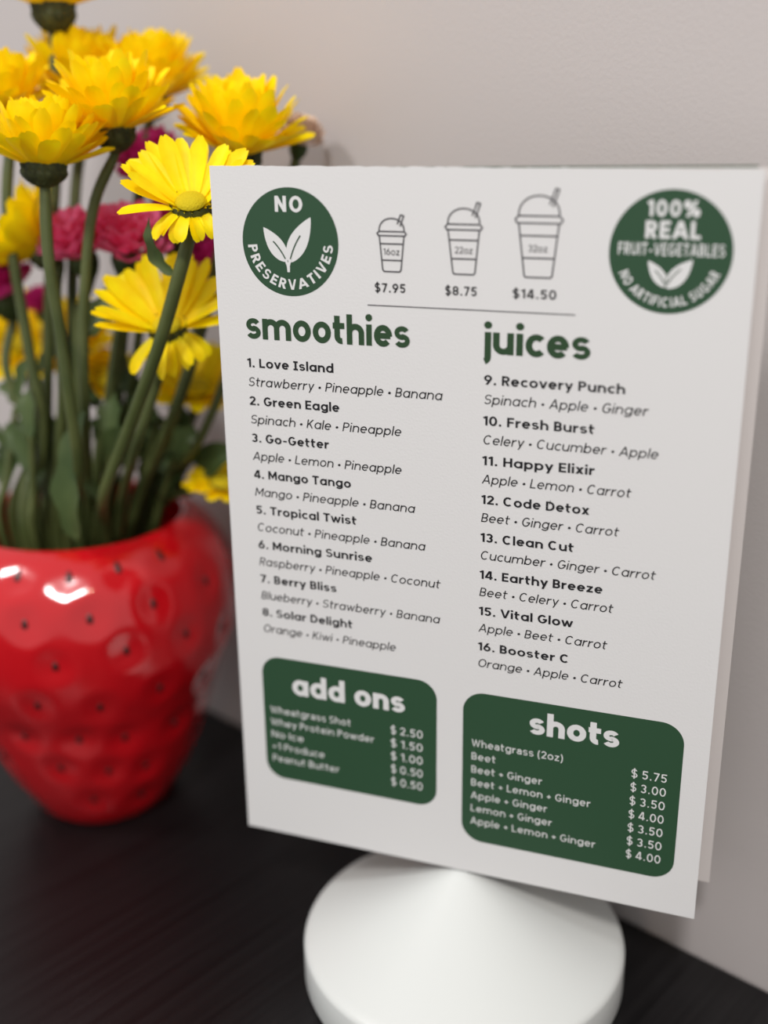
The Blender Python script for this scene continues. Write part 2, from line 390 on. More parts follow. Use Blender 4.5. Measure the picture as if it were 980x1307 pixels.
w = MB(); slab(w, (0.01265, 0.0052), (0.00285, (0.2125, 0.21385)), (-0.0690, -0.0690), (0.0752, 0.0712), 0.0004)
w.build('green_backing', green, mc, label='green printed back of the rear sheet')

def circle(cx, cy, rx, ry, n=72): return [(cx + rx * math.cos(2 * PI * i / n), cy + ry * math.sin(2 * PI * i / n)) for i in range(n)]
def rrect(x0, y0, x1, y1, r):
    o = []
    for cx, cy, a in ((x1 - r, y1 - r, 0), (x0 + r, y1 - r, 90), (x0 + r, y0 + r, 180), (x1 - r, y0 + r, 270)):
        o += [(cx + r * math.cos(math.radians(a + i * 6)), cy + r * math.sin(math.radians(a + i * 6))) for i in range(16)]
    return o
def leafshape(base, tip, bulge_l, bulge_r, n=18):
    b = Vector(base); t = Vector(tip); d = t - b; nn = Vector((-d.y, d.x)).normalized()
    f = lambda s: (math.sin(PI * s ** 0.8)) ** 0.85 if 0 < s < 1 else 0
    A = [b + d * (i / n) + nn * bulge_l * f(i / n) for i in range(n + 1)]
    B = [b + d * (i / n) - nn * bulge_r * f(i / n) for i in range(n + 1)]
    return [[tuple(A[i]), tuple(A[i + 1]), tuple(B[i + 1]), tuple(B[i])] for i in range(n)]
def bez(a, b, c, n=10): return [((1 - t) ** 2 * a[0] + 2 * t * (1 - t) * b[0] + t * t * c[0], (1 - t) ** 2 * a[1] + 2 * t * (1 - t) * b[1] + t * t * c[1]) for t in [i / n for i in range(n + 1)]]

# left badge
w = MB(); onto(w, [circle(23.4, 20.15, 14.35, 14.65)], 0.04)
bd = w.build('badge', green, mc, label='round green no preservatives badge')
w = MB(); text(w, 'NO', 19.3, 27.5, 12.0, 4.2, 0.21, gap=0.2); arctext(w, 'PRESERVATIVES', 23.4, 20.2, 12.8, 176, 2, 2.85, 0.20)
w.build('badge_lettering', wink, bd, label='white badge lettering')
w = MB(); onto(w, leafshape((22.4, 25.4), (15.6, 16.2), 2.3, 2.4), 0.08); onto(w, leafshape((22.9, 25.6), (29.8, 13.3), 2.6, 2.9), 0.085)
strokes(w, [[(22.75, 28.2), (22.6, 26.4), (21.6, 24.0)], [(22.75, 28.2), (22.8, 26.4), (23.6, 24.0)]], 0.75, 0.13)
w.cur = 1; strokes(w, [bez((21.9, 24.6), (20.6, 22.0), (18.4, 19.9))], 0.36, 0.18); strokes(w, [bez((23.4, 24.6), (24.6, 20.8), (26.6, 18.2))], 0.36, 0.18);
w.build('leaf_emblem', [wink, green], bd, label='white two-leaf emblem')
# right badge
w = MB(); onto(w, [circle(125.5, 19.8, 14.95, 15.05)], 0.04)
bd = w.build('badge', green, mc, label='round green 100% real badge')
w = MB(); text(w, '100%', 119.4, 131.9, 11.2, 3.9, 0.21, gap=0.16); text(w, 'REAL', 119.2, 132.5, 16.5, 4.3, 0.22, gap=0.15)
text(w, 'FRUIT-VEGETABLES', 112.8, 138.5, 20.55, 3.0, 0.165, gap=0.16)
arctext(w, 'NO ARTIFICIAL SUGAR', 125.5, 19.9, 13.3, 157, 21, 2.45, 0.185)
w.build('badge_lettering', wink, bd, label='white badge lettering')
w = MB(); onto(w, leafshape((125.0, 28.3), (120.3, 21.9), 1.7, 1.5), 0.08); onto(w, leafshape((125.0, 28.5), (131.1, 21.4), 2.1, 2.0), 0.085)
w.cur = 1; strokes(w, [bez((124.7, 27.6), (123.6, 25.4), (122.2, 24.2)), bez((125.4, 27.4), (126.6, 25.0), (128.4, 23.7)), [(125.0, 28.4), (125.05, 25.9)]], 0.28, 0.18)
w.build('leaf_emblem', [wink, green], bd, label='white two-leaf emblem')

# the three cups
def cup(x0, x1, ydome, yr0, yr1, bx0, bx1, yb, l1, l2, straw, size, sx0, sx1, sy, price, px0, px1, lab):
    w = MB(); k = 0.40; cx = (x0 + x1) / 2; g = (x1 - x0) * 0.07
    dome = [(cx - (cx - x0 - g) * math.cos(math.radians(a)), yr0 - (yr0 - ydome) * math.sin(math.radians(a)) ** 0.85) for a in range(0, 181, 9)]
    ym = (yr0 + yr1) / 2
    rim = [(x0 + g, yr0), (x1 - g, yr0), (x1, ym), (x1 - g * .6, yr1), (x0 + g * .6, yr1), (x0, ym), (x0 + g, yr0)]
    tl = x0 + g * 1.1; tr = x1 - g * 1.1
    side = lambda y, l: (tl + (bx0 - tl) * (y - yr1) / (yb - yr1)) if l else (tr + (bx1 - tr) * (y - yr1) / (yb - yr1))
    body = [(tl, yr1), (bx0, yb - .5), (bx0 + .4, yb), (bx1 - .4, yb), (bx1, yb - .5), (tr, yr1)]
    (sa, sb), (sc, sd) = straw; q = 0.42
    
    strokes(w, [dome, rim, body, [(side(l1, 1), l1), (side(l1, 0), l1)], [(side(l2, 1), l2), (side(l2, 0), l2)], [(sc - q, sd), (sa - q, sb)], [(sa - q - .15, sb + .05), (sa + q + .15, sb + .35)], [(sa + q, sb + .3), (sc + q, sd + .5)]], k)
    c = w.build('cup_drawing', greyink, mc, label=lab)
    w = MB(); text(w, size, sx0, sx1, sy + 0.35, 1.75, 0.12, gap=0.14); w.build('size_lettering', greyink, c)
    w = MB(); text(w, price, px0, px1, 32.55, 2.4, 0.165, gap=0.17); w.build('price_lettering', ink, mc)
cup(48.9, 57.1, 13.1, 16.5, 17.6, 50.4, 55.6, 27.0, 19.7, 24.0, ((56.0, 12.1), (55.0, 14.6)), '16oz', 50.6, 55.2, 22.3, '$7.95', 48.0, 56.8, 'small outlined lidded cup with straw')
cup(67.8, 77.8, 10.2, 14.2, 15.6, 70.0, 76.0, 27.0, 18.2, 23.0, ((76.8, 8.6), (75.5, 12.0)), '22oz', 70.5, 75.3, 21.3, '$8.75', 67.9, 76.6, 'middle-sized outlined lidded cup with straw')
cup(86.4, 98.7, 6.7, 11.7, 13.5, 89.1, 96.4, 27.1, 16.6, 22.2, ((97.1, 4.9), (95.6, 8.9)), '32oz', 90.0, 95.0, 20.3, '$14.50', 86.2, 97.7, 'tall outlined lidded cup with straw')
w = MB(); strokes(w, [[(45.9, 36.22), (102.8, 36.22)]], 0.28); w.build('ruled_line', greyink, mc)

# headings and the two lists
w = MB(); text(w, 'smoothies', 8.75, 58.0, 47.4, 8.05, 0.205, 1, gap=0.075); w.build('heading_lettering', head_green, mc, label='green smoothies heading')
w = MB(); text(w, 'juices', 78.4, 107.2, 47.7, 8.05, 0.205, 1, gap=0.075); w.build('heading_lettering', head_green, mc, label='green juices heading')
SM = [('1. Love Island', 35.3, 'Strawberry • Pineapple • Banana', 67.4), ('2. Green Eagle', 36.8, 'Spinach • Kale • Pineapple', 55.5), ('3. Go-Getter', 33.2, 'Apple • Lemon • Pineapple', 55.5),
      ('4. Mango Tango', 39.8, 'Mango • Pineapple • Banana', 59.4), ('5. Tropical Twist', 41.3, 'Coconut • Pineapple • Banana', 62.5), ('6. Morning Sunrise', 46.0, 'Raspberry • Pineapple • Coconut', 67.1),
      ('7. Berry Bliss', 34.4, 'Blueberry • Strawberry • Banana', 67.0), ('8. Solar Delight', 39.3, 'Orange • Kiwi • Pineapple', 53.3)]
JU = [('9. Recovery Punch', 116.6, 'Spinach • Apple • Ginger', 122.9), ('10. Fresh Burst', 109.2, 'Celery • Cucumber • Apple', 126.3), ('11. Happy Elixir', 109.8, 'Apple • Lemon • Carrot', 119.9),
      ('12. Code Detox', 108.9, 'Beet • Ginger • Carrot', 117.3), ('13. Clean Cut', 105.2, 'Cucumber • Ginger • Carrot', 127.8), ('14. Earthy Breeze', 113.7, 'Beet • Celery • Carrot', 117.0),
      ('15. Vital Glow', 105.9, 'Apple • Beet • Carrot', 115.9), ('16. Booster C', 105.4, 'Orange • Apple • Carrot', 120.8)]
for lst, xa, xb, ya, yi, pitch in ((SM, 8.5, 9.3, 55.75, 61.3, 11.22), (JU, 79.0, 78.6, 56.05, 61.4, 11.33)):
    for k, (nm, e1, ing, e2) in enumerate(lst):
        x0 = xa + (xb - xa) * k / 7
        w = MB(); text(w, nm, x0, e1, ya + pitch * k, 2.62, 0.180, 2, gap=0.115); w.build('item_name', ink, mc)
        w = MB(); text(w, ing, x0, e2, yi + pitch * k, 2.62, 0.115, 1, shear=0.17, gap=0.135); w.build('item_ingredients', ink, mc)

# the two green price panels
def panel(x0, y0, x1, y1, r, head, hx0, hx1, hy, items, ix, iy, pitch, prices, px0, px1, py, ppitch, lab):
    w = MB(); onto(w, [rrect(x0, y0, x1, y1, r)], 0.04); p = w.build('price_panel', green, mc, label=lab)
    w = MB(); text(w, head, hx0, hx1, hy, 7.3, 0.225, 1, gap=0.075); w.build('heading_lettering', wink, p)
    w = MB()
    for k, (s, e) in enumerate(items): text(w, s, ix, e, iy + pitch * k, 2.45, 0.13, 0, gap=0.16)
    w.build('item_lettering', wink, p)
    w = MB()
    for k, s in enumerate(prices): text(w, s, px0, px1, py + ppitch * k, 2.75, 0.135, 0, gap=0.16)
    w.build('price_lettering', wink, p)
panel(8.1, 148.2, 66.1, 192.0, 6.2, 'add ons', 18.4, 55.9, 160.4,
      [('Wheatgrass Shot', 38.0), ('Whey Protein Powder', 45.7), ('No Ice', 21.6), ('+1 Produce', 28.7), ('Peanut Butter', 33.6)], 10.4, 168.3, 4.43,
      ['$ 2.50', '$ 1.50', '$ 1.00', '$ 0.50', '$ 0.50'], 51.2, 61.6, 168.3, 4.6, 'green add ons price panel')
panel(74.3, 149.4, 138.9, 201.3, 6.6, 'shots', 94.6, 120.9, 160.1,
      [('Wheatgrass (2oz)', 105.0), ('Beet', 84.7), ('Beet + Ginger', 99.0), ('Beet + Lemon + Ginger', 113.7), ('Apple + Ginger', 100.9), ('Lemon + Ginger', 102.5), ('Apple + Lemon + Ginger', 115.8)], 77.2, 167.75, 4.57,
      ['$ 5.75', '$ 3.00', '$ 3.50', '$ 4.00', '$ 3.50', '$ 3.50', '$ 4.00'], 124.9, 135.0, 168.8, 4.58, 'green shots price panel')

# ------------------------------------------------------------------ strawberry vase
VX, VY = -0.1703, 0.0587
PROF = [(0.0240, 0.0), (0.0265, 0.0012), (0.0300, 0.006), (0.0342, 0.0135), (0.0385, 0.0225), (0.0425, 0.0330), (0.0458, 0.0430), (0.0485, 0.0520), (0.0518, 0.0600), (0.0556, 0.0690),
        (0.0580, 0.0780), (0.0589, 0.0870), (0.0588, 0.0960), (0.0575, 0.1040), (0.0548, 0.1110), (0.0508, 0.1170), (0.0462, 0.1213), (0.0430, 0.1232)]
def vrad(z):
    for (r0, z0), (r1, z1) in zip(PROF, PROF[1:]):
        if z0 <= z <= z1: return r0 + (r1 - r0) * (z - z0) / (z1 - z0)
    return 0.0
SEEDPX = [(22.6, 735), (88, 737), (150, 724), (204, 708), (264, 741), (197, 771), (114.5, 791), (30.5, 798), (239, 809), (162, 831), (70, 852), (205, 879), (128, 904), (47, 902), (224, 923),
          (100.6, 945), (160, 942), (30.5, 941), (77, 982), (139, 985), (187, 978), (120, 1022), (182, 1015), (286, 800), (262, 862)]
SEEDS = []
for u, v in SEEDPX:
    d = 0.34
    while d < 0.52:
        p = at(u, v, d); r = math.hypot(p.x - VX, p.y - VY)
        if 0 < p.z < 0.124 and r <= vrad(p.z): SEEDS.append((math.atan2(p.y - VY, p.x - VX), p.z)); break
        d += 0.0002
near = math.atan2(CAM.y - VY, CAM.x - VX)
for k, z in enumerate((0.108, 0.094, 0.079, 0.064, 0.049, 0.035, 0.022, 0.010)):
    for j in range(9):
        a = (j + 0.5 * (k % 2)) * 2 * PI / 9 + near
        if all((((a - b + PI) % (2 * PI) - PI) * vrad(z)) ** 2 + (z - y) ** 2 > 0.0145 ** 2 for b, y in SEEDS) and abs((a - near + PI) % (2 * PI) - PI) > 0.9: SEEDS.append((a, z))
def vase_point(a, z, r, out=0.0):
    dp = 0.0
    for b, y in SEEDS:
        da = ((a - b + PI) % (2 * PI) - PI) * r; q = da * da + (z - y) ** 2
        if q < 0.0004: dp += 0.0009 * math.exp(-q / (2 * 0.0038 ** 2)) - 0.00028 * math.exp(-((math.sqrt(q) - 0.0085) / 0.0030) ** 2)
    fade = min(1.0, max(0.0, (0.121 - z) / 0.008)) * min(1.0, z / 0.004)
    rr = r - dp * fade + out
    return Vector((rr * math.cos(a), rr * math.sin(a), z))
red = mat('glossy_red_ceramic', (0.50, 0.0035, 0.0085), 0.14, 0.5, coat=0.5)
vs = thing('strawberry_vase', (VX, VY, 0), 'glossy red strawberry-shaped ceramic vase full of flowers on the black table', 'vase')
w = MB(); prof = []
fine = [Vector((r, 0, z)) for r, z in PROF]
fine = catmull(fine, 5)
NA = 220; rows = [[Vector((0.0001 * math.cos(2 * PI * j / NA), 0.0001 * math.sin(2 * PI * j / NA), 0.0003)) for j in range(NA)]]
for p in fine: rows.append([vase_point(2 * PI * j / NA, p.z, p.x) for j in range(NA)])
for r, z in [(0.0415, 0.1240), (0.0398, 0.1235), (0.0393, 0.1222), (0.0420, 0.118), (0.0485, 0.110), (0.053, 0.100), (0.0545, 0.088), (0.053, 0.076), (0.047, 0.060), (0.041, 0.043), (0.034, 0.023), (0.026, 0.008), (0.0001, 0.006)]:
    rows.append([Vector((r * math.cos(2 * PI * j / NA), r * math.sin(2 * PI * j / NA), z)) for j in range(NA)])
w.grid(rows, True); w.build('vase_body', red, vs, smooth=True)
seed_m = mat('dark_seed_glaze', (0.045, 0.006, 0.006), 0.3)
for a, z in SEEDS:
    w = MB()
    rows = []
    for i in range(7):
        t = PI * i / 6; row = []
        for j in range(10):
            f = 2 * PI * j / 10
            lz = math.cos(t) * 0.0019; lr = math.sin(t) * 0.0012 * (1 - 0.25 * math.cos(t))
            base = vase_point(a + lr * math.cos(f) / vrad(z), z + lz, vrad(z + lz), 0.0003 * math.sin(t) + 0.0004 * math.sin(f) * math.sin(t))
            row.append(base)
        rows.append(row)
    w.grid(rows, True)
    w.build('seed', seed_m, vs, smooth=True)

# ------------------------------------------------------------------ flowers
yellow = mat('yellow_petal', (0.98, 0.74, 0.003), 0.5, 0.25, trans=0.22)
noise_colour(yellow, (1.0, 0.73, 0.0), (1.0, 0.85, 0.003), 130.0)
ydisc = mat('yellow_disc_floret', (0.58, 0.45, 0.008), 0.7, 0.2); bump(ydisc, 2500.0, 0.8, 0.0006)
stem_m = mat('green_stem', (0.085, 0.125, 0.030), 0.5, 0.4, trans=0.1); noise_colour(stem_m, (0.058, 0.078, 0.020), (0.095, 0.115, 0.034), 60.0)
calyx_m = mat('olive_calyx', (0.062, 0.075, 0.022), 0.6, 0.3); noise_colour(calyx_m, (0.030, 0.036, 0.013), (0.075, 0.088, 0.030), 300.0)
leaf_m = mat('green_leaf', (0.07, 0.13, 0.03), 0.5, 0.35, trans=0.25); noise_colour(leaf_m, (0.045, 0.078, 0.022), (0.085, 0.125, 0.040), 60.0)
pink = mat('pink_carnation_petal', (0.84, 0.13, 0.36), 0.55, 0.25, trans=0.40); noise_colour(pink, (0.86, 0.11, 0.28), (0.92, 0.25, 0.46), 90.0)
magenta = mat('magenta_carnation_petal', (0.60, 0.03, 0.24), 0.55, 0.25, trans=0.36); noise_colour(magenta, (0.58, 0.02, 0.20), (0.72, 0.05, 0.32), 90.0)
cream = mat('cream_petal', (0.72, 0.55, 0.43), 0.55, 0.25, trans=0.25)

def frame(axis, facing):        # orthonormal frame with z = axis, -y towards 'facing'
    z = Vector(axis).normalized(); y = -(Vector(facing) - z * Vector(facing).dot(z)).normalized(); x = y.cross(z)
    return Matrix((x, y, z)).transposed()
def petal(mb, o, M, phi, elev, L, W, curl, twist=0.0, r0=0.0035, cup=0.18, notch=0.08, nu=5, nv=9):
    rows = []; pos = Vector((r0, 0, 0)); e = elev
    dirs = Matrix.Rotation(phi, 3, 'Z')
    prev = 0.0
    for i in range(nv + 1):
        s = i / nv
        e = elev + curl * s * s
        if i: pos = pos + Vector((math.cos(e), 0, math.sin(e))) * (L / nv)
        wd_ = W * (0.30 + 0.70 * math.sin(PI * min(1, 0.08 + s * 0.60)) ** 1.0) * (1.0 if s < 0.72 else math.sqrt(max(0.0, 1 - ((s - 0.72) / 0.30) ** 2.4)))
        nrm = Vector((-math.sin(e), 0, math.cos(e))); row = []
        for j in range(nu):
            c = (j / (nu - 1) - 0.5) * 2
            tipcut = Vector((math.cos(e), 0, math.sin(e))) * (L * notch * (s ** 6) * (-abs(c) * 0.3 - (0.5 if j == nu // 2 else 0)))
            p = pos + Vector((0, math.cos(twist * s) * c * wd_ / 2, 0)) + nrm * (cup * wd_ * (c * c) + math.sin(twist * s) * c * wd_ / 2 + 0.02 * W * math.cos(c * 9)) + tipcut
            row.append(o + M @ (dirs @ p))
        rows.append(row)
    mb.grid(rows)

def leaf(parent, root, pts, width, name='leaf', mt=None, lobes=True):
    c = catmull(pts, 5); n = len(c) - 1; mb = MB(); rows = []
    for i, p in enumerate(c):
        s = i / n; t = (c[min(i + 1, n)] - c[max(i - 1, 0)]).normalized()
        side = t.cross(Vector((RIGHT.y * -0.2, -0.9, 0.35))).normalized(); nr = side.cross(t)
        wv = width * (math.sin(PI * s ** 0.75) ** 0.8 if 0 < s < 1 else 0.04) * (1 + (0.22 * math.sin(s * 19) if lobes else 0))
        rows.append([p - root + side * wv * k * 0.5 + nr * (abs(k) * wv * 0.18) for k in (-1, -0.5, 0, 0.5, 1)])
    mb.grid(rows)
    o = mb.build(name, mt or leaf_m, parent, smooth=True)
    return o

OPEN = Vector((VX, VY, 0.122))
TOCAM = Vector((CAM.x - VX, CAM.y - VY, 0)).normalized(); SIDE = Vector((-TOCAM.y, TOCAM.x, 0))   # SIDE = picture right
def stem_path(top, mids, ox, oy):   # ox to the picture's right, oy towards the camera, both in the vase's mouth
    mouth = OPEN + SIDE * ox + TOCAM * oy
    foot = Vector((VX, VY, 0.012)) - SIDE * ox * 0.35 - TOCAM * oy * 0.35
    mid = Vector((VX, VY, 0.065)) + SIDE * ox * 0.45 + TOCAM * oy * 0.45
    return catmull([top] + mids + [mouth, mid, foot], 7)

def calyx(mb, o, M, r, h, scales=True):
    rows = []
    for k in range(9):
        s = k / 8; rr = r * (0.22 + 0.78 * math.sin(PI / 2 * min(1, s * 1.25)) ** 0.8) * (1 - 0.08 * max(0, s - .8) / .2)
        rows.append([o + M @ Vector((rr * (1 + 0.07 * math.cos(j * PI)) * math.cos(2 * PI * j / 28), rr * (1 + 0.07 * math.cos(j * PI)) * math.sin(2 * PI * j / 28), -h + h * s)) for j in range(28)])
    rows.append([o + M @ Vector((r * 0.5 * math.cos(2 * PI * j / 28), r * 0.5 * math.sin(2 * PI * j / 28), 0.0002)) for j in range(28)])
    mb.grid(rows, True)
    for ring, (n, z0, k) in () if not scales else enumerate(((14, -0.82, 0.62), (16, -0.55, 0.9), (18, -0.22, 1.02))):
        for i in range(n):
            petal(mb, o + M @ Vector((0, 0, h * z0)), M, 2 * PI * (i + 0.5 * ring) / n, math.radians(52 + 10 * ring), h * 0.55, r * 0.46, math.radians(30), r0=r * k * 0.90, nv=4, notch=0, cup=-0.10)

random.seed(11)
def daisy(head, axis, R, rings, mids, ox, oy, label, stemr=0.0019, disc=True, cal=(0.0066, 0.0072), front_droop=None, leaves=(), calh=None):
    """head: where the petals leave the cup; rings: (count, elevation, length factor, width, curl)."""
    M = frame(axis, CAM - head); cr, ch = cal
    path = stem_path(head - M @ Vector((0, 0, ch * 0.9)), mids, ox, oy)
    root = path[-1].copy()
    f = thing('yellow_chrysanthemum', root, label, 'flower', 'yellow chrysanthemums in the strawberry vase')
    loc = head - root
    mb = MB(); mb.tube([p - root for p in path], lambda s: stemr * (1.0 if s > 0.06 else 0.8 + 3 * s), 10); mb.build('stem', stem_m, f, smooth=True)
    mb = MB(); calyx(mb, loc, M, cr, ch); mb.build('calyx', calyx_m, f, smooth=True)
    mb = MB()
    for (n, el, lf, wd_, curl) in rings:
        off = random.random() * 6
        for i in range(n):
            phi = off + 2 * PI * i / n + random.uniform(-0.09, 0.09)
            e = math.radians(el + random.uniform(-7, 7)); c = math.radians(curl + random.uniform(-12, 12)); L = R * lf * random.uniform(0.9, 1.07)
            fr = -math.sin(phi)     # 1 = towards the camera
            tw = random.uniform(-0.4, 0.4); wd_k = 1.0
            if front_droop and fr > 0.25:
                k = min(1.0, (fr - 0.25) / 0.35); e = e * (1 - k) + math.radians(front_droop[0] + random.uniform(-14, 14)) * k
                c = c * (1 - k) + math.radians(front_droop[1]) * k; L *= 1 - (1 - front_droop[2]) * k; tw = random.uniform(-0.9, 0.9) * k; wd_k = 1 - 0.28 * k
                if i % 5 == 0 and n > 12: continue
            petal(mb, loc, M, phi, e, L, wd_ * wd_k * random.uniform(0.88, 1.12), c, tw, r0=cr * 0.62)
    mb.build('petals', yellow, f, smooth=True)
    if disc:
        mb = MB(); rows = []
        for k in range(6):
            a = PI / 2 * k / 5; rows.append([loc + M @ Vector((0.0046 * math.cos(a) * math.cos(2 * PI * j / 24), 0.0046 * math.cos(a) * math.sin(2 * PI * j / 24), 0.0012 + 0.0022 * math.sin(a))) for j in range(24)])
        mb.grid(rows, True); mb.build('flower_disc', ydisc, f, smooth=True)
    for lp, lw in leaves: leaf(f, root, lp, lw)
    return f
UP = Vector((0, 0, 1)); BACK = -FWD
def lean(right=0.0, cam_=0.0, up=1.0): return RIGHT * right + BACK * cam_ + UP * up
CUP = lambda: [(20, 24, 0.90, 0.0062, 8), (18, 40, 1.0, 0.0062, 10), (16, 56, 1.05, 0.0060, 8), (14, 70, 1.06, 0.0058, 4), (9, 80, 1.0, 0.0056, 0)]
OPENR = lambda: [(19, 20, 1.0, 0.0056, 8), (17, 34, 0.98, 0.0055, 10)]
d2 = 0.357
daisy(at(244, 262, 0.340), lean(0.02, 0.62, 0.80), 0.0200, [(18, 24, 1.0, 0.0054, 6), (16, 38, 0.98, 0.0052, 8)], [at(232, 338, 0.346), at(203, 440, 0.358), at(165, 545, 0.377), at(132, 635, 0.395)], 0.009, 0.026,
      'yellow daisy with open disc and drooping front petals, half behind the card corner', 0.0021, front_droop=(-14, -55, 0.52), cal=(0.0062, 0.006),
      leaves=[([at(222, 352, 0.350), at(203, 333, 0.349), at(191, 305, 0.347), at(190, 278, 0.346)], 0.0042)])
daisy(at(56, 214, 0.354), lean(0.06, -0.06, 1.0), 0.0205, CUP(), [at(62, 330, 0.360), at(76, 420, 0.368), at(90, 520, 0.378), at(100, 610, 0.394)], -0.004, 0.024,
      'yellow chrysanthemum seen side-on with dark cup, front left of the bunch', 0.0019, disc=False, cal=(0.0068, 0.0060),
      leaves=[([at(98, 690, 0.402), at(88, 640, 0.396), at(90, 580, 0.392), at(112, 512, 0.391)], 0.0105)])
daisy(at(146, 166, 0.366), lean(0.02, 0.10, 1.0), 0.0230, CUP(), [at(118, 270, 0.372), at(107, 400, 0.380), at(108, 520, 0.392)], 0.004, 0.014,
      'tall yellow chrysanthemum right of and behind the side-on one, above the pink carnations', 0.0018, disc=False, cal=(0.0064, 0.0072),
      leaves=[([at(106, 430, 0.384), at(125, 410, 0.386), at(145, 380, 0.388), at(150, 350, 0.39)], 0.012)])
daisy(at(306, 196, 0.378), lean(0.10, 0.18, 1.0), 0.0235, CUP(), [at(290, 280, 0.382), at(262, 400, 0.392), at(225, 520, 0.402)], 0.020, 0.010,
      'yellow chrysanthemum rising behind the top left corner of the menu card', 0.0021, disc=False, cal=(0.0070, 0.008))
daisy(at(214, 418, 0.372), lean(-0.02, 0.62, 0.80), 0.0225, OPENR(), [at(196, 500, 0.384), at(168, 590, 0.396)], 0.014, 0.018,
      'lower yellow daisy with spread petals below the pink carnations, beside the card edge', 0.0018, front_droop=(-30, -35, 0.62), cal=(0.0062, 0.006))
daisy(at(68, 10, 0.392), lean(0.0, 0.0, 1.0), 0.0240, CUP(), [at(70, 60, 0.396), at(72, 200, 0.402), at(62, 400, 0.412)], -0.010, 0.004,
      'highest yellow chrysanthemum, its cup and stem rising at the top of the bunch', 0.0020, disc=False, cal=(0.0072, 0.0085))
daisy(at(190, 128, 0.404), lean(0.05, 0.10, 1.0), 0.0225, CUP(), [at(180, 230, 0.408), at(160, 400, 0.414)], 0.012, 0.002,
      'blurred yellow chrysanthemum behind the tall one, left of the card corner flower', 0.0020, disc=False)
daisy(at(106, 128, 0.412), lean(-0.05, 0.10, 1.0), 0.0245, CUP(), [at(96, 250, 0.414), at(92, 420, 0.418)], -0.002, 0.000,
      'blurred yellow chrysanthemum behind the stem of the highest flower', 0.0020, disc=False)
daisy(at(8, 146, 0.386), lean(-0.10, 0.06, 1.0), 0.0190, CUP(), [at(10, 280, 0.392), at(34, 430, 0.402), at(55, 560, 0.412)], -0.018, 0.014,
      'yellow chrysanthemum at the far left, cut by the picture edge', 0.0019, disc=False)
daisy(at(58, 318, 0.405), lean(-0.75, 0.10, 0.62), 0.0230, [(16, 40, 1.0, 0.0075, 10), (14, 55, 0.95, 0.007, 10)], [at(72, 380, 0.408), at(80, 500, 0.414)], -0.008, 0.010,
      'yellow flower turned to the left beneath the side-on chrysanthemum', 0.0020, disc=False)
daisy(at(30, 440, 0.452), lean(0.1, 0.7, 0.5), 0.0200, OPENR(), [at(42, 520, 0.452)], -0.016, -0.006,
      'deep-set blurred yellow flower low on the left among the stems', 0.0019)
daisy(at(92, 440, 0.458), lean(0.0, 0.7, 0.5), 0.0165, OPENR(), [at(96, 540, 0.454)], -0.006, -0.012,
      'deep-set blurred yellow flower in the middle between the stems', 0.0019)
daisy(at(136, 488, 0.452), lean(0.0, 0.6, 0.6), 0.0115, OPENR(), [at(132, 570, 0.452)], 0.004, -0.014,
      'small deep-set yellow flower left of the lower daisy stem', 0.0018)
daisy(at(252, 496, 0.432), lean(0.1, 0.4, 0.7), 0.0180, OPENR(), [at(228, 570, 0.434)], 0.022, 0.000,
      'yellow flower tucked below and behind the lower daisy', 0.0019)
daisy(at(284, 620, 0.424), lean(0.15, 0.15, 1.0), 0.0115, [(16, 6, 1.0, 0.005, 4), (12, 22, 0.9, 0.005, 4)], [at(255, 618, 0.432)], 0.030, -0.004,
      'low yellow flower peeking out left of the menu card just above the vase', 0.0017, cal=(0.005, 0.005))

def carnation(c, axis, R, mids, ox, oy, label, mt, cat='flower', name='pink_carnation', group='pink carnations in the strawberry vase', n=28):
    M = frame(axis, CAM - c); path = stem_path(c - M @ Vector((0, 0, R * 0.95)), mids, ox, oy); root = path[-1].copy(); loc = c - root
    f = thing(name, root, label, cat, group)
    mb = MB(); mb.tube([p - root for p in path], 0.0017, 8); mb.build('stem', stem_m, f, smooth=True)
    mb = MB(); calyx(mb, loc - M @ Vector((0, 0, R * 0.30)), M, R * 0.36, R * 0.72, False); mb.build('calyx', leaf_m, f, smooth=True)
    mb = MB()
    for i in range(n):
        s = (i + 0.5) / n; el = -0.25 + 1.75 * s; phi = i * 2.39996; L = R * (1.02 - 0.16 * s) * random.uniform(0.9, 1.08)
        o = loc - M @ Vector((0, 0, R * 0.28)); rows = []; ph = random.random() * 6
        for k in range(7):
            q = k / 6; wv = R * (0.10 + 0.62 * q ** 0.8) * (1.0 if q < 0.9 else 0.93); e = el + 0.55 * q * q * (0.5 - s)
            rad = L * (0.2 + 0.8 * q); row = []
            for j in range(11):
                g = (j / 10 - 0.5) * 2; ruf = 0.07 * R * q * q * math.sin(g * 5 + ph); fr = (0.05 * R * math.sin(j * 2.6 + ph)) * (q ** 8)
                p = Vector((math.cos(e) * (rad + fr - abs(g) ** 2 * 0.14 * R * q) - math.sin(e) * ruf, g * wv * 0.5 * 1.15, math.sin(e) * (rad + fr) + math.cos(e) * ruf + R * 0.28 * q))
                row.append(o + M @ (Matrix.Rotation(phi, 3, 'Z') @ p))
            rows.append(row)
        mb.grid(rows)
    mb.build('petals', mt, f, smooth=True)
    return f
carnation(at(98, 312, 0.396), lean(-0.25, 0.35, 0.9), 0.0135, [at(100, 420, 0.406), at(100, 530, 0.416)], 0.000, 0.008, 'pink carnation between the two tall stems, left one of the light pink pair', pink)
carnation(at(163, 308, 0.392), lean(0.15, 0.40, 0.9), 0.0150, [at(150, 430, 0.404), at(135, 540, 0.414)], 0.006, 0.008, 'larger pink carnation left of the curled leaf on the open daisy stem', pink)
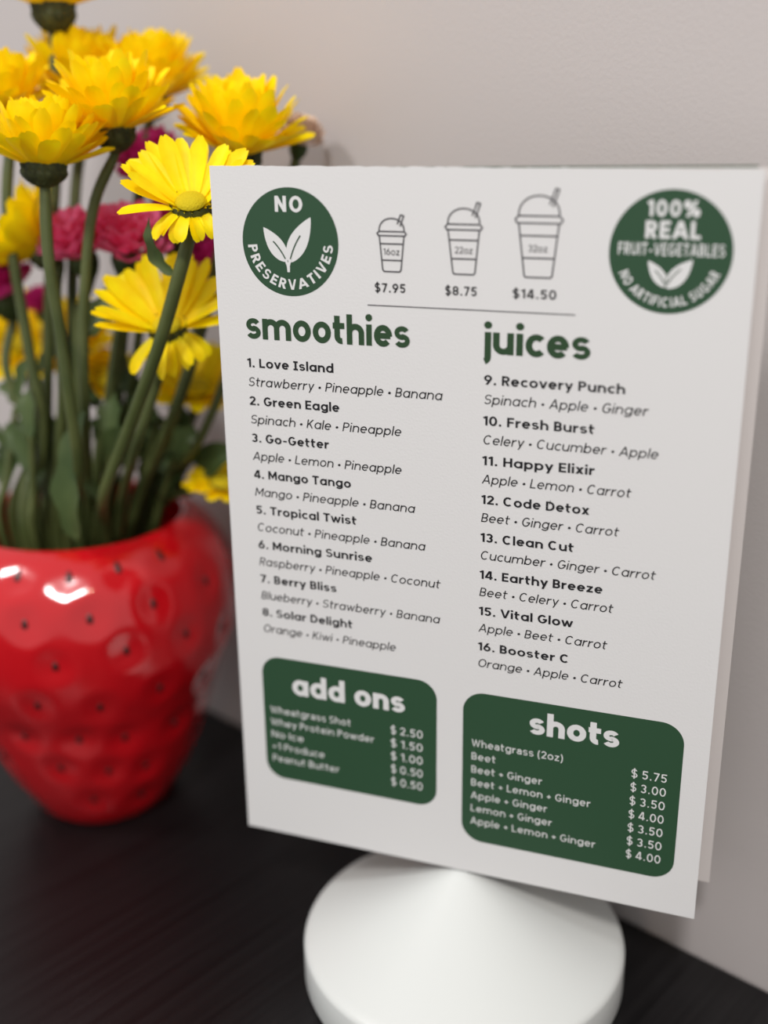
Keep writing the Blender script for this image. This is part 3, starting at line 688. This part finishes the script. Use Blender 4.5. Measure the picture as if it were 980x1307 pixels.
carnation(at(198, 214, 0.408), lean(-0.2, 0.3, 0.9), 0.0150, [at(190, 330, 0.412), at(170, 480, 0.42)], 0.012, -0.004, 'magenta carnation peeking out left of the open daisy petals', magenta)
carnation(at(222, 290, 0.402), lean(0.1, 0.3, 0.9), 0.0120, [at(210, 420, 0.41), at(185, 530, 0.418)], 0.016, 0.004, 'magenta carnation directly behind the drooping petals of the open daisy', magenta)
carnation(at(262, 340, 0.414), lean(0.2, 0.2, 0.9), 0.0145, [at(245, 450, 0.42), at(215, 560, 0.425)], 0.022, -0.006, 'dark magenta carnation against the left edge of the menu card', magenta)
carnation(at(-6, 362, 0.412), lean(-0.3, 0.3, 0.9), 0.0150, [at(8, 470, 0.418), at(40, 570, 0.424)], -0.024, 0.002, 'dark magenta carnation at the left picture edge', magenta)
carnation(at(52, 388, 0.440), lean(-0.1, 0.3, 0.9), 0.0080, [at(58, 480, 0.44)], -0.012, -0.010, 'small magenta carnation deep between the left stems', magenta)
carnation(at(384, 174, 0.396), lean(0.25, 0.1, 0.9), 0.0085, [at(362, 270, 0.400), at(310, 420, 0.408), at(250, 570, 0.415)], 0.026, -0.010, 'small cream flower at the right tip of the bunch above the menu card', cream, name='cream_carnation', group=None, n=26)

# leafy green stems filling the mouth of the vase
random.seed(23)
def sprig(top, mids, ox, oy, label, nl=3, w_=0.008, ln=0.026):
    path = stem_path(top, mids, ox, oy); root = path[-1].copy()
    f = thing('leafy_stem', root, label, 'stem', 'leafy green stems crowding the vase mouth')
    mb = MB(); mb.tube([p - root for p in path], lambda s: 0.0011 + 0.0005 * min(1, s * 3), 8); mb.build('stem', stem_m, f, smooth=True)
    above = [p for p in path if p.z > 0.130]
    for k in range(nl):
        p = above[int((k + 0.2) / nl * (len(above) - 1))]; a = random.uniform(0, 2 * PI)
        d = Vector((math.cos(a), math.sin(a) * 0.5, random.uniform(0.5, 1.5))).normalized()
        L = ln * random.uniform(0.7, 1.2); e = p + d * L + Vector((0, 0, -0.25 * L))
        if e.dot(Vector((-math.sin(WA), math.cos(WA), 0))) > WN - 0.01: continue
        leaf(f, root, [p, p + d * L * 0.5 + Vector((0, 0, 0.1 * L)), e], w_ * random.uniform(0.7, 1.2))
    return f
LB = 'leafy green stem among the blurred stems crowding the mouth of the red vase'
for k, (u, v, d, ox, oy) in enumerate([(20, 520, 0.420, -0.028, 0.008), (48, 470, 0.425, -0.020, 0.014), (75, 540, 0.430, -0.012, 0.004), (130, 520, 0.425, 0.004, 0.006), (165, 500, 0.43, 0.012, -0.002), (200, 540, 0.425, 0.020, 0.006),
        (235, 560, 0.435, 0.027, 0.000), (10, 590, 0.440, -0.030, -0.006), (110, 570, 0.450, -0.002, -0.014), (175, 580, 0.450, 0.012, -0.016), (60, 580, 0.455, -0.016, -0.018), (215, 600, 0.455, 0.022, -0.012), (145, 560, 0.405, 0.006, 0.022), (40, 560, 0.405, -0.016, 0.022), (238, 596, 0.436, 0.031, 0.004), (222, 585, 0.425, 0.029, 0.010)]):
    top = at(u, v, d)
    sprig(top, [top * 0.45 + (OPEN + SIDE * ox + TOCAM * oy) * 0.55], ox, oy, LB)
w_ = None
f = sprig(at(292, 566, 0.428), [at(250, 622, 0.428)], 0.030, 0.006, 'green stem with a rounded leaf tucked against the left edge of the menu card', 0)
root = f.location.copy()
leaf(f, root, [at(256, 606, 0.428), at(268, 590, 0.425), at(284, 580, 0.422), at(306, 578, 0.420)], 0.012, lobes=False)
